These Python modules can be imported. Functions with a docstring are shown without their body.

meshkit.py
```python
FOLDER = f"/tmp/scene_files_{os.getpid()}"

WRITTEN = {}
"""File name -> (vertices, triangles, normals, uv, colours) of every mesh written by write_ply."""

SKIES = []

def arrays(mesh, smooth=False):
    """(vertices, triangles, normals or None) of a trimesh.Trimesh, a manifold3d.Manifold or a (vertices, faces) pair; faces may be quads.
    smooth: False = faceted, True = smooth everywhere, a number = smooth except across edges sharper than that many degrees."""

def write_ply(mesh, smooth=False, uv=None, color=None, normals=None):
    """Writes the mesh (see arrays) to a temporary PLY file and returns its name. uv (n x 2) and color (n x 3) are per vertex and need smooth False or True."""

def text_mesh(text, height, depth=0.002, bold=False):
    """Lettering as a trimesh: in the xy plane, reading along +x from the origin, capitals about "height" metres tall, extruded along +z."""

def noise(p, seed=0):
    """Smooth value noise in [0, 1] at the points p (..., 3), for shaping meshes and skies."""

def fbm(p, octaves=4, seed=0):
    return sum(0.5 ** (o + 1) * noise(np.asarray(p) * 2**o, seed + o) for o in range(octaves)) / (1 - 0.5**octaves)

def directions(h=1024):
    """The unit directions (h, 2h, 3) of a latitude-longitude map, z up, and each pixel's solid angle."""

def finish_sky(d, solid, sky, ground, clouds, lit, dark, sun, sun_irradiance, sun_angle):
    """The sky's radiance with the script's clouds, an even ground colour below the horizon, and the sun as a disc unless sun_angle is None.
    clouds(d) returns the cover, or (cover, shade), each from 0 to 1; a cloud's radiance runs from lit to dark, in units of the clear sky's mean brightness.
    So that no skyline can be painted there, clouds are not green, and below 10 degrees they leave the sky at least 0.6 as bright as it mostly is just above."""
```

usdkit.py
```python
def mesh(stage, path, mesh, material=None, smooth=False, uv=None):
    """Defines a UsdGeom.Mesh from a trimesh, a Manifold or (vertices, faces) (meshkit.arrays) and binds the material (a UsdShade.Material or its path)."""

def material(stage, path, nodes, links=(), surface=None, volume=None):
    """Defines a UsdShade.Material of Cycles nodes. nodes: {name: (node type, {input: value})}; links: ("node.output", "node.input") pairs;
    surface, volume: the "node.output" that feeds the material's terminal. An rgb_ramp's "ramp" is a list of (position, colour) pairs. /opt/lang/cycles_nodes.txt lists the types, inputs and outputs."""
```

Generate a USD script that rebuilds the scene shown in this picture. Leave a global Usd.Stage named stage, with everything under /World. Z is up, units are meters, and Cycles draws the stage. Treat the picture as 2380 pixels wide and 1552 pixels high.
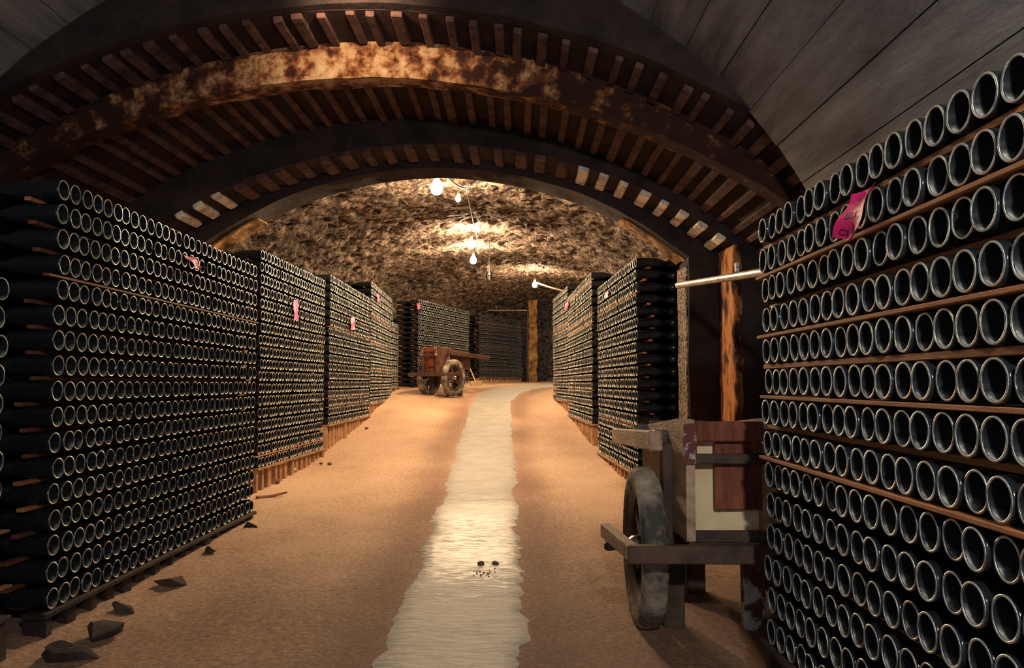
import math, random
import numpy as np, trimesh, shapely.geometry as sg, shapely.affinity as sa
import usdkit, meshkit
from pxr import Usd, UsdGeom, UsdLux, UsdShade, Gf, Sdf, Vt

stage = Usd.Stage.CreateInMemory()
UsdGeom.SetStageUpAxis(stage, "Z")
UsdGeom.Xform.Define(stage, "/World")
rng = random.Random(7)
nrg = np.random.default_rng(7)

# ------------------------------------------------------------------ camera, lights, exposure
F_PX, EYE = 1900.0, np.array([0.0, 0.0, 0.97])
PITCH, YAW = math.atan(114 / F_PX), math.atan(10 / F_PX)
FWD = np.array([-math.sin(YAW) * math.cos(PITCH), math.cos(YAW) * math.cos(PITCH), math.sin(PITCH)])
RGT = np.array([math.cos(YAW), math.sin(YAW), 0.0])
UPV = np.cross(RGT, FWD)
cam = UsdGeom.Camera.Define(stage, "/World/camera")
cam.AddTransformOp().Set(Gf.Matrix4d(*RGT, 0, *UPV, 0, *(-FWD), 0, *EYE, 1))
cam.CreateHorizontalApertureAttr(36.0)
cam.CreateFocalLengthAttr(36.0 * F_PX / 2380)
cam.CreateClippingRangeAttr(Gf.Vec2f(0.05, 200))
cam.CreateExposureAttr(0.0)

LAMP_RGB = (1.0, 0.71, 0.42)          # warm tungsten bulbs
LAMP_POWER = 3600.0                   # radiance of a full bulb
def disk_light(name, pos, aim, radius, power, rgb):
    l = UsdLux.DiskLight.Define(stage, "/World/" + name)
    f = np.array(aim, float) / np.linalg.norm(aim)
    r = np.cross(f, [0, 0, 1.0]); r /= np.linalg.norm(r); u = np.cross(r, f)
    l.AddTransformOp().Set(Gf.Matrix4d(*r, 0, *u, 0, *(-f), 0, *pos, 1))
    l.CreateRadiusAttr(radius); l.CreateIntensityAttr(power); l.CreateColorAttr(Gf.Vec3f(*rgb))
    l.CreateNormalizeAttr(False)
# the photographer's cool lamp, beside and behind the camera, turned to the right-hand stack and vault
disk_light("cool_lamp", (0.50, -0.60, 1.95), (0.42, 0.85, 0.22), 0.07, 1600.0, (1.0, 0.97, 0.91))

# faint bluish fill, added to lift the blacks, entering the open end behind the camera
dome = UsdLux.DomeLight.Define(stage, "/World/dome_fill")
dome.CreateIntensityAttr(0.19); dome.CreateColorAttr(Gf.Vec3f(0.76, 0.88, 1.0))

# ------------------------------------------------------------------ helpers
LOOKS = "/World/Looks/"
used = {}
def fresh(parent, name):
    k = parent + "/" + name
    n = used.get(k, 0); used[k] = n + 1
    return k if n == 0 else f"{k}_{n:03d}"
def obj(name, mesh, mat, parent="/World", smooth=False, **tags):
    p = fresh(parent, name)
    m = usdkit.mesh(stage, p, mesh, M[mat], smooth=smooth)
    tag(m.GetPrim(), **tags)
    return p
def tag(prim, label=None, cat=None, group=None, kind=None):
    for k, v in (("label", label), ("category", cat), ("group", group), ("kind", kind)):
        if v: prim.SetCustomDataByKey(k, v)
def thing(name, mat4=None, **tags):
    p = fresh("/World", name)
    x = UsdGeom.Xform.Define(stage, p)
    if mat4 is not None:
        x.AddTransformOp().Set(Gf.Matrix4d(*np.asarray(mat4, float).T.ravel()))
    tag(x.GetPrim(), **tags)
    return p
def copy_of(src, name, mat4, **tags):
    p = fresh("/World", name)
    x = UsdGeom.Xform.Define(stage, p)
    x.GetPrim().GetReferences().AddInternalReference(src)
    x.GetPrim().SetInstanceable(True)
    op = UsdGeom.Xformable(x).MakeMatrixXform() if False else None
    x.ClearXformOpOrder()
    a = x.GetPrim().CreateAttribute("xformOp:transform", Sdf.ValueTypeNames.Matrix4d)
    a.Set(Gf.Matrix4d(*np.asarray(mat4, float).T.ravel()))
    x.GetPrim().CreateAttribute("xformOpOrder", Sdf.ValueTypeNames.TokenArray, False).Set(["xformOp:transform"])
    tag(x.GetPrim(), **tags)
    return p
def T(x, y, z):
    m = np.eye(4); m[:3, 3] = (x, y, z); return m
def Rm(angle, axis): return trimesh.transformations.rotation_matrix(angle, axis)
def frame(origin, ex, ey, ez):
    m = np.eye(4); m[:3, 0], m[:3, 1], m[:3, 2], m[:3, 3] = ex, ey, ez, origin; return m
def box(x0, x1, y0, y1, z0, z1, bev=0.004):
    """a box with chamfered edges"""
    c = np.array([(x0 + x1) / 2, (y0 + y1) / 2, (z0 + z1) / 2]); h = np.abs([x1 - x0, y1 - y0, z1 - z0]); h = np.array(h) / 2
    b = min(bev, 0.3 * h.min())
    pts = []
    for s in np.array(np.meshgrid([-1, 1], [-1, 1], [-1, 1])).T.reshape(-1, 3):
        for k in range(3):
            q = s * h - s * b; q[k] = s[k] * h[k]; pts.append(c + q)
    return trimesh.convex.convex_hull(np.array(pts))
def rough(mesh, amp, scale=6.0, seed=0, sub=0):
    """weathered: vertices pushed about by noise"""
    m = mesh.copy()
    for _ in range(sub): m = m.subdivide()
    v = m.vertices
    d = np.stack([meshkit.fbm(v * scale + 17.3 * k + seed, 3, seed + k) - 0.5 for k in range(3)], 1)
    m.vertices = v + d * 2 * amp
    return m
def beam(a, b, w, h, up=(0, 0, 1), bev=0.004):
    """a bar from a to b, w across and h along up"""
    a, b = np.array(a, float), np.array(b, float)
    d = b - a; L = np.linalg.norm(d); d /= L
    s = np.cross(d, up); s /= np.linalg.norm(s); u = np.cross(s, d)
    m = box(-w / 2, w / 2, 0, L, -h / 2, h / 2, bev)
    m.apply_transform(frame(a, s, d, u)); return m
def tube(pts, r, n=10):
    pts = np.array(pts, float); out_v, out_f = [], []
    t = np.gradient(pts, axis=0); t /= np.linalg.norm(t, axis=1)[:, None]
    ref = np.array([0.13, 0.21, 0.97]) if abs(t[0, 2]) < 0.9 else np.array([1.0, 0.1, 0])
    rr = np.broadcast_to(np.asarray(r, float), len(pts))
    for i, p in enumerate(pts):
        a = np.cross(t[i], ref); a /= np.linalg.norm(a); b = np.cross(t[i], a)
        for k in range(n):
            th = 2 * math.pi * k / n
            out_v.append(p + rr[i] * (a * math.cos(th) + b * math.sin(th)))
    for i in range(len(pts) - 1):
        for k in range(n):
            k2 = (k + 1) % n
            out_f += [[i * n + k, i * n + k2, (i + 1) * n + k2], [i * n + k, (i + 1) * n + k2, (i + 1) * n + k]]
    c0, c1 = len(out_v), len(out_v) + 1
    out_v += [pts[0], pts[-1]]
    for k in range(n):
        k2 = (k + 1) % n
        out_f += [[c0, k2, k], [c1, (len(pts) - 1) * n + k, (len(pts) - 1) * n + k2]]
    m = trimesh.Trimesh(np.array(out_v), np.array(out_f), process=False)
    if m.volume < 0: m.invert()
    return m
def lathe(profile, n):
    """profile (r, z) from one pole to the other"""
    m = trimesh.creation.revolve(np.array(profile, float), sections=n)
    if m.volume < 0: m.invert()
    return m
def ray(px, py):
    d = FWD + RGT * (px - 1190) / F_PX - UPV * (py - 776) / F_PX
    return d / np.linalg.norm(d)
def on_plane(px, py, p, n):
    d = ray(px, py); n = np.asarray(n, float)
    return EYE + d * (np.dot(np.asarray(p) - EYE, n) / np.dot(d, n))
def at_depth(px, py, Y): return on_plane(px, py, (0, Y, 0), (0, 1, 0))
def project(p):
    q = np.asarray(p, float) - EYE; w = q @ FWD
    return 1190 + F_PX * (q @ RGT) / w, 776 - F_PX * (q @ UPV) / w

# ------------------------------------------------------------------ materials
M = {}
def mat(name, nodes, links, surface="p.BSDF"):
    M[name] = usdkit.material(stage, LOOKS + name, nodes, links, surface=surface)
def noisy(name, c1, c2, scale=6, rough_=0.8, bump=0.4, bscale=None, detail=6, spec=0.3, stretch=None, pos=(0.35, 0.65), dist=0.02, coords="object", metallic=0.0, extra=None):
    """two tones mixed by noise, with fine relief of the same grain"""
    src = ("g", ("geometry", {}), "g.position") if coords == "world" else ("tc", ("texture_coordinate", {}), "tc.object")
    nodes = {src[0]: src[1], "map": ("mapping", {"scale": stretch or (1, 1, 1)}),
             "n": ("noise_texture", {"scale": scale, "detail": detail, "roughness": 0.62}),
             "r": ("rgb_ramp", {"ramp": [(0, c1), (pos[0], c1), (pos[1], c2), (1, c2)]}),
             "n2": ("noise_texture", {"scale": bscale or scale * 5, "detail": 5, "roughness": 0.65}),
             "b": ("bump", {"strength": bump, "distance": dist}),
             "p": ("principled_bsdf", {"roughness": rough_, "specular_ior_level": spec, "metallic": metallic})}
    links = [(src[2], "map.vector"), ("map.vector", "n.vector"), ("map.vector", "n2.vector"), ("n.fac", "r.fac"), ("r.color", "p.base_color"), ("n2.fac", "b.height"), ("b.normal", "p.normal")]
    mat(name, nodes, links)
# bottle glass: very dark green, a little dusty
mat("bottle_glass", {"tc": ("texture_coordinate", {}), "n": ("noise_texture", {"scale": 40, "detail": 4}),
    "rr": ("map_range", {"from_min": 0.3, "from_max": 0.7, "to_min": 0.07, "to_max": 0.2}),
    "p": ("principled_bsdf", {"base_color": (0.011, 0.0125, 0.0145), "specular_ior_level": 0.4})},
    [("tc.object", "n.vector"), ("n.fac", "rr.value"), ("rr.result", "p.roughness")])
mat("base_glass", {"a": ("attribute", {"attribute": "lit_dust"}), "g": ("geometry", {}), "n": ("noise_texture", {"scale": 70, "detail": 3}),
    "k": ("math", {"math_type": "multiply_add", "value2": 0.7, "value3": -0.35}), "s": ("math", {"math_type": "add", "use_clamp": True}),
    "r": ("rgb_ramp", {"ramp": [(0, (0.10, 0.105, 0.10)), (0.35, (0.26, 0.265, 0.25)), (0.7, (0.72, 0.72, 0.67)), (1, (0.92, 0.92, 0.86))]}),
    "p": ("principled_bsdf", {"roughness": 0.30, "specular_ior_level": 1.0, "metallic": 0.8})},
    [("g.position", "n.vector"), ("n.fac", "k.value1"), ("k.value", "s.value1"), ("a.fac", "s.value2"), ("s.value", "r.fac"), ("r.color", "p.base_color")])
# hollow of the base: dusty rim, its lamplit lower crescent painted pale
mat("punt_glass", {"a": ("attribute", {"attribute": "lit_dust"}), "g": ("geometry", {}),
    "n": ("noise_texture", {"scale": 110, "detail": 4}), "s": ("math", {"math_type": "multiply_add", "value2": 0.5, "value3": -0.25}), "t": ("math", {"math_type": "add"}),
    "r": ("rgb_ramp", {"ramp": [(0, (0.010, 0.011, 0.013)), (0.35, (0.014, 0.014, 0.015)), (0.7, (0.09, 0.087, 0.078)), (1, (0.36, 0.35, 0.31))]}),
    "p": ("principled_bsdf", {"roughness": 0.5, "specular_ior_level": 0.04})},
    [("g.position", "n.vector"), ("n.fac", "s.value1"), ("s.value", "t.value1"), ("a.fac", "t.value2"), ("t.value", "r.fac"), ("r.color", "p.base_color")])
noisy("lath_wood", (0.30, 0.115, 0.045), (0.46, 0.19, 0.075), 5, 0.75, 0.25, 30, stretch=(8, 1, 8))
noisy("lath_wood_dark", (0.09, 0.03, 0.016), (0.20, 0.075, 0.032), 5, 0.75, 0.25, 30, stretch=(8, 1, 8))
noisy("block_clay", (0.30, 0.15, 0.07), (0.50, 0.30, 0.15), 9, 0.85, 0.4, 40)
noisy("deck_wood", (0.16, 0.085, 0.045), (0.36, 0.20, 0.10), 6, 0.8, 0.35, 40)
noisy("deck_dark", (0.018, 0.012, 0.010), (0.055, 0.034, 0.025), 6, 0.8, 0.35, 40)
noisy("cart_wood", (0.24, 0.145, 0.09), (0.50, 0.34, 0.22), 5, 0.72, 0.5, 26, stretch=(3, 0.6, 3))
noisy("cart_wood_red", (0.085, 0.018, 0.014), (0.26, 0.075, 0.030), 6, 0.6, 0.4, 30, stretch=(3, 3, 0.5))
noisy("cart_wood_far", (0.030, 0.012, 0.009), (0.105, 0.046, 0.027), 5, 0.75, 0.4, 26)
noisy("cart_wood_dark", (0.035, 0.022, 0.016), (0.10, 0.055, 0.035), 6, 0.7, 0.4, 30)
noisy("cream_board", (0.66, 0.48, 0.27), (0.76, 0.58, 0.35), 9, 0.75, 0.1, 40)
noisy("peeling_paint", (0.12, 0.035, 0.030), (0.50, 0.47, 0.43), 11, 0.75, 0.5, 40, pos=(0.5, 0.58))
noisy("tyre_rubber", (0.06, 0.052, 0.045), (0.52, 0.42, 0.31), 7, 0.8, 0.6, 30, pos=(0.40, 0.75))
noisy("rim_metal", (0.025, 0.018, 0.014), (0.09, 0.06, 0.045), 14, 0.5, 0.2, 60, metallic=0.2, spec=0.5)
noisy("chrome", (0.55, 0.5, 0.45), (0.7, 0.66, 0.6), 14, 0.2, 0.02, 60, metallic=1.0)
noisy("pipe_metal", (0.36, 0.28, 0.21), (0.62, 0.54, 0.44), 10, 0.40, 0.1, 60, metallic=0.35, spec=0.6)
noisy("concrete", (0.07, 0.062, 0.062), (0.34, 0.325, 0.32), 3.0, 0.9, 0.9, 34, stretch=(2.2, 0.30, 2.2), coords="world", pos=(0.30, 0.72), dist=0.012)
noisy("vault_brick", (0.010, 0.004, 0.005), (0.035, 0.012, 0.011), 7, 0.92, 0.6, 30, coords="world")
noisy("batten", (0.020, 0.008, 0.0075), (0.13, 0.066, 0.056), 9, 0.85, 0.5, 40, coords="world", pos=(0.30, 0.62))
noisy("lit_block", (0.16, 0.12, 0.09), (0.82, 0.74, 0.60), 9, 0.85, 0.5, 40, coords="world", pos=(0.30, 0.55))
noisy("portal_dark", (0.014, 0.010, 0.010), (0.045, 0.026, 0.022), 4, 0.95, 0.7, 24, coords="world")
# rust and flaking plaster; lamplight fading from crown to haunches is painted into the colour
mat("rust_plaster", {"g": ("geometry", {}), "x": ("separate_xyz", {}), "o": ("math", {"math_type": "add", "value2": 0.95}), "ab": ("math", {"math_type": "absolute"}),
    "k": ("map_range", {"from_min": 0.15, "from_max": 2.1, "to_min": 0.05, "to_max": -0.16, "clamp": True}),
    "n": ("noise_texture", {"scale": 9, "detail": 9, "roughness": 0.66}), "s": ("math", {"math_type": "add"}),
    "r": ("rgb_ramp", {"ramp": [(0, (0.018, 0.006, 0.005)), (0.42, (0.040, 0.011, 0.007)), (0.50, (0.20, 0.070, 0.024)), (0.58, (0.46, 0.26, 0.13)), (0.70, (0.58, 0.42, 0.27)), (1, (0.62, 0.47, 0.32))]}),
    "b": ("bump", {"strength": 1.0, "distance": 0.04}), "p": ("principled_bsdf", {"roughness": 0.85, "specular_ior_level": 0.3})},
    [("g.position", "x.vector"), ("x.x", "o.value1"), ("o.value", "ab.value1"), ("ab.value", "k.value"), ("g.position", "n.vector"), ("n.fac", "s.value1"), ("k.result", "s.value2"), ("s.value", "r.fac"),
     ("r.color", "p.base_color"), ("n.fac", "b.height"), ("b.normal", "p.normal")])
noisy("eroded", (0.035, 0.010, 0.006), (0.52, 0.22, 0.075), 6, 0.85, 1.0, 18, coords="world", pos=(0.42, 0.52), dist=0.05, stretch=(1, 1, 0.45))
noisy("speckle_plaster", (0.022, 0.013, 0.011), (0.40, 0.32, 0.25), 45, 0.85, 0.8, 60, coords="world", pos=(0.42, 0.58))
noisy("rubble", (0.03, 0.022, 0.018), (0.10, 0.072, 0.055), 6, 0.9, 0.6, 30, coords="world")
noisy("ochre_rock", (0.07, 0.028, 0.010), (0.44, 0.24, 0.085), 6, 0.9, 1.0, 20, coords="world")
noisy("stone", (0.10, 0.06, 0.04), (0.22, 0.14, 0.09), 20, 0.85, 0.5, 60)
noisy("pink_paper", (0.62, 0.010, 0.11), (0.78, 0.03, 0.19), 12, 0.55, 0.12, 40, spec=0.4)
noisy("white_paper", (0.62, 0.58, 0.5), (0.75, 0.7, 0.62), 12, 0.7, 0.1, 40)
noisy("ink", (0.02, 0.015, 0.03), (0.03, 0.02, 0.04), 12, 0.5, 0.0, 40)
noisy("cable_black", (0.03, 0.025, 0.02), (0.07, 0.05, 0.04), 20, 0.6, 0.1, 60)
noisy("socket_brown", (0.06, 0.045, 0.03), (0.12, 0.08, 0.05), 20, 0.5, 0.1, 60)
noisy("straw", (0.45, 0.32, 0.14), (0.65, 0.48, 0.24), 20, 0.8, 0.2, 60)
mat("clear_glass", {"f": ("fresnel", {"IOR": 1.5}), "t": ("transparent_bsdf", {}), "g": ("glossy_bsdf", {"roughness": 0.03}), "m": ("mix_closure", {})},
    [("f.fac", "m.fac"), ("t.BSDF", "m.closure1"), ("g.BSDF", "m.closure2")], surface="m.closure")
def glow(name, k): mat(name, {"e": ("emission", {"color": LAMP_RGB, "strength": LAMP_POWER * k})}, [], surface="e.emission")
# rough rock of the far tunnel: pale salt crust along ridges, dark hollows
mat("rock", {"g": ("geometry", {}),
    "w": ("noise_texture", {"scale": 1.6, "detail": 4}),
    "add": ("vector_math", {"math_type": "multiply_add", "vector2": (0.5, 0.5, 0.5)}),
    "v": ("voronoi_texture", {"feature": "distance_to_edge", "scale": 6.5, "detail": 2.0, "roughness": 0.7}),
    "n": ("noise_texture", {"scale": 13, "detail": 8, "roughness": 0.75}),
    "vr": ("map_range", {"from_min": 0.0, "from_max": 0.22, "to_min": 0.36, "to_max": -0.14, "clamp": True}),
    "s": ("math", {"math_type": "add"}),
    "r": ("rgb_ramp", {"ramp": [(0, (0.012, 0.007, 0.006)), (0.46, (0.014, 0.008, 0.007)), (0.61, (0.030, 0.017, 0.013)), (0.76, (0.15, 0.100, 0.072)), (0.88, (0.34, 0.25, 0.18)), (1, (0.46, 0.35, 0.26))]}),
    "b": ("bump", {"strength": 1.0, "distance": 0.07}),
    "p": ("principled_bsdf", {"roughness": 0.88, "specular_ior_level": 0.25})},
    [("g.position", "w.vector"), ("w.color", "add.vector1"), ("g.position", "add.vector3"), ("add.vector", "v.vector"), ("g.position", "n.vector"),
     ("v.distance", "vr.value"), ("vr.result", "s.value1"), ("n.fac", "s.value2"), ("s.value", "r.fac"), ("r.color", "p.base_color"), ("s.value", "b.height"), ("b.normal", "p.normal")])
# trodden earth floor; "dirt" (0..1 per vertex) is the damp dark earth along the cement strip and round the cart
mat("earth", {"g": ("geometry", {}), "a": ("attribute", {"attribute": "dirt"}),
    "n": ("noise_texture", {"scale": 2.2, "detail": 7, "roughness": 0.68}), "n2": ("noise_texture", {"scale": 42, "detail": 7, "roughness": 0.8}),
    "s": ("math", {"math_type": "multiply_add", "value2": 1.0}),
    "s2": ("math", {"math_type": "multiply_add", "value2": 1.5}),
    "r": ("rgb_ramp", {"ramp": [(0, (0.74, 0.53, 0.36)), (0.34, (0.63, 0.425, 0.28)), (0.52, (0.48, 0.30, 0.19)), (0.75, (0.28, 0.155, 0.095)), (1, (0.17, 0.088, 0.055))]}),
    "b": ("bump", {"strength": 0.55, "distance": 0.012}),
    "p": ("principled_bsdf", {"roughness": 0.78, "specular_ior_level": 0.3})},
    [("g.position", "n.vector"), ("g.position", "n2.vector"), ("n2.fac", "s2.value1"), ("a.fac", "s2.value3"), ("s2.value", "sc.value1"), ("n.fac", "s.value1")] and
    [("g.position", "n.vector"), ("g.position", "n2.vector"), ("n2.fac", "s2.value1"), ("a.fac", "s2.value3"), ("s2.value", "r.fac"), ("r.color", "p.base_color"), ("n2.fac", "b.height"), ("b.normal", "p.normal")])
mat("cement", {"g": ("geometry", {}), "m": ("mapping", {"scale": (0.5, 1.4, 1)}),
    "n": ("noise_texture", {"scale": 5, "detail": 6, "roughness": 0.65}), "n2": ("noise_texture", {"scale": 22, "detail": 5, "roughness": 0.65}),
    "r": ("rgb_ramp", {"ramp": [(0, (0.16, 0.14, 0.115)), (0.36, (0.28, 0.26, 0.22)), (0.6, (0.345, 0.33, 0.285)), (1, (0.41, 0.39, 0.34))]}),
    "xyz": ("separate_xyz", {}), "w1": ("map_range", {"from_min": 2.9, "from_max": 5.0, "clamp": True}), "w2": ("map_range", {"from_min": 9.0, "from_max": 5.6, "clamp": True}), "w": ("math", {"math_type": "multiply"}),
    "wn": ("math", {"math_type": "multiply_add", "value2": 0.8}), "rr": ("map_range", {"from_min": 1.02, "from_max": 1.40, "to_min": 0.60, "to_max": 0.07, "clamp": True}),
    "b": ("bump", {"strength": 0.6, "distance": 0.022}),
    "p": ("principled_bsdf", {"specular_ior_level": 0.40})},
    [("g.position", "m.vector"), ("m.vector", "n2.vector"), ("g.position", "n.vector"), ("n.fac", "r.fac"), ("r.color", "p.base_color"), ("g.position", "xyz.vector"), ("xyz.y", "w1.value"), ("xyz.y", "w2.value"), ("w1.result", "w.value1"), ("w2.result", "w.value2"), ("w.value", "wn.value1"), ("n2.fac", "wn.value3"), ("wn.value", "rr.value"), ("rr.result", "p.roughness"), ("n2.fac", "b.height"), ("b.normal", "p.normal")])
glow("bulb_glow", 0.56); glow("bulb_glow_far", 0.8); glow("bulb_glow_dim", 0.02); glow("bulb_glow_rib", 0.34)

# ------------------------------------------------------------------ floor
FLOOR = np.array([(0, -.13), (2.7, -.10), (3.9, -.075), (5.9, .0), (7, .02), (8, .07), (9.7, .17), (11.5, .30), (13.3, .47), (15.5, .68), (17, .82), (19, .92), (22, .98), (32, 1.05)])
from scipy.interpolate import PchipInterpolator
_fl = PchipInterpolator(FLOOR[:, 0], FLOOR[:, 1])
def sstep(x, a, b): t = np.clip((x - a) / (b - a), 0, 1); return t * t * (3 - 2 * t)
def floor_z(x, y): return _fl(np.clip(y, 0, 32)) + 0.08 * sstep(-np.asarray(x), 0.6, 1.8) * sstep(y, 9, 14)
STRIP = np.array([(-0.4, 1.2, .26), (-.24, 2.9, .28), (-.27, 5, .31), (-.335, 8, .33), (-.42, 12, .36), (-.44, 15, .38), (-.2, 17, .45), (.5, 18.6, .5), (1.6, 19.8, .55), (2.8, 20.5, .6)])
_t = np.linspace(0, 1, len(STRIP)); _sp = [PchipInterpolator(_t, STRIP[:, k]) for k in range(3)]
ts = np.linspace(0, 1, 1400)
sc = np.stack([f(ts) for f in _sp], 1)
sd = np.gradient(sc[:, :2], axis=0); sd /= np.linalg.norm(sd, axis=1)[:, None]
sn = np.stack([sd[:, 1], -sd[:, 0]], 1)
from scipy.spatial import cKDTree
_tree = cKDTree(sc[:, :2])
gx, gy = np.meshgrid(np.arange(-4.2, 5.0, .06), np.concatenate([np.arange(-1.5, 9, .05), np.arange(9, 29, .09)]))
fl = np.stack([gx.ravel(), gy.ravel(), np.zeros(gx.size)], 1)
dist, idx = _tree.query(fl[:, :2]); edge = dist - sc[idx, 2]
side = np.sign(((fl[:, :2] - sc[idx, :2]) * sn[idx]).sum(1))
fl[:, 2] = floor_z(fl[:, 0], fl[:, 1]) + (meshkit.fbm(fl * [2.2, 2.2, 1], 4, 3) - .5) * .035 * sstep(edge, -.05, .35) + (meshkit.fbm(fl * [14, 14, 1], 3, 5) - .5) * .012 * sstep(edge, -.02, .1)
fl[:, 2] -= .014 * np.exp(-((edge - .16) / .12) ** 2)
fl[:, 2] += .05 * sstep(-fl[:, 0], 1.75, 2.0) * sstep(-fl[:, 1], -5.9, -3)          # earth banked against the near left stack
nx = gx.shape[1]; ii = np.arange((gx.shape[0] - 1) * nx).reshape(-1, nx)[:, :-1].ravel()
ff = np.stack([ii, ii + 1, ii + nx + 1, ii + nx], 1)
floor_path = obj("floor", (fl, ff), "earth", smooth=True, kind="structure", label="trodden sandy earth floor of the cellar aisle")
wob = meshkit.fbm(np.stack([fl[:, 0] * 1.5, fl[:, 1] * .8, 0 * fl[:, 0]], 1), 5, 9)
dirt = -.30 + .26 * np.exp(-((edge - .10) / np.where(side > 0, .20, .24)) ** 2) + .45 * (wob - .5)
dirt += .30 * sstep(-fl[:, 1], -6.2, -3.4) * (.35 + .65 * sstep(side * edge, .1, .6)) + .10 * sstep(-fl[:, 1], -5, -3)
UsdGeom.PrimvarsAPI(stage.GetPrimAtPath(floor_path)).CreatePrimvar("dirt", Sdf.ValueTypeNames.FloatArray, "vertex").Set(Vt.FloatArray.FromNumpy(np.clip(dirt, -.6, 1).astype(np.float32)))
# the cement strip: a ribbon laid on the earth, its edges broken
nk = 15
jag = lambda s: (meshkit.fbm(np.stack([ts * 330 + s, ts * 0, ts * 0], 1), 2, s) - .5) * .034 + (meshkit.fbm(np.stack([ts * 40 + s, ts * 0, ts * 0], 1), 3, s) - .5) * .10
hl, hr = sc[:, 2] + jag(11), sc[:, 2] + jag(23)
rows = []
for k in range(nk):
    a = -1 + 2 * k / (nk - 1)
    off = np.where(a < 0, a * hl, a * hr)
    p2 = sc[:, :2] + sn * off[:, None]
    z = floor_z(p2[:, 0], p2[:, 1]) + .009 - .016 * abs(a) ** 8 + (meshkit.fbm(np.stack([p2[:, 0] * 5, p2[:, 1] * 9, 0 * ts], 1), 3, 31) - .5) * .008
    rows.append(np.column_stack([p2, z]))
sv = np.stack(rows, 1).reshape(-1, 3)
ii = (np.arange(len(ts) - 1)[:, None] * nk + np.arange(nk - 1)).ravel()
obj("cement_strip", (sv, np.stack([ii, ii + 1, ii + nk + 1, ii + nk], 1)), "cement", floor_path, smooth=True, label="pale smooth worn cement strip down the middle")

# ------------------------------------------------------------------ vaults and ribs
def arch(cx, half, apex, spring, n=64):
    """points of a segmental arch, right to left"""
    rise = apex - spring; R = (half ** 2 + rise ** 2) / (2 * rise); zc = apex - R; a = math.asin(half / R)
    t = np.linspace(a, -a, n)
    return np.stack([cx + R * np.sin(t), zc + R * np.cos(t)], 1), t
def opening(cx, half, apex, spring, z0=-.4):
    p, _ = arch(cx, half, apex, spring)
    return sg.Polygon([(cx + half, z0), *p, (cx - half, z0)])
def extrude_y(poly, y0, y1):
    m = trimesh.creation.extrude_polygon(poly, y1 - y0, engine="earcut")
    v = m.vertices.copy(); m.vertices = np.stack([v[:, 0], y1 - v[:, 2], v[:, 1]], 1)
    if m.volume < 0: m.invert()
    return m
BLOCK = sg.box(-4.3, -.4, 3.3, 4.1)
def densify(m, L=.12):
    v, f = trimesh.remesh.subdivide_to_size(m.vertices, m.faces, L); m = trimesh.Trimesh(v, f); m.merge_vertices(); return m
def rib(name, op, y0, y1, m, amp, label, seed):
    me = densify(extrude_y(BLOCK.difference(op), y0, y1))
    return obj(name, rough(me, amp, 3.5, seed), m, kind="structure", label=label, smooth=30)
ops = {"F": opening(-.86, 2.95, 3.02, 1.75), "R2": opening(-.87, 2.8, 2.80, 1.80), "R1": opening(-.65, 2.30, 2.80, 2.03), "P": opening(-.65, 2.05, 2.74, 2.0)}
rib("trim_1", ops["F"], 4.30, 4.38, "portal_dark", .012, "dark edge of the concrete vault where the ribbed vault begins", 1)
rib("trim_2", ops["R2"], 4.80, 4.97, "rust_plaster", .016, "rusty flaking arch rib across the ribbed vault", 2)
t3 = rib("trim_3", ops["R1"], 6.15, 6.60, "portal_dark", .014, "second arch rib with an eroded orange inner face", 3)
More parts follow.
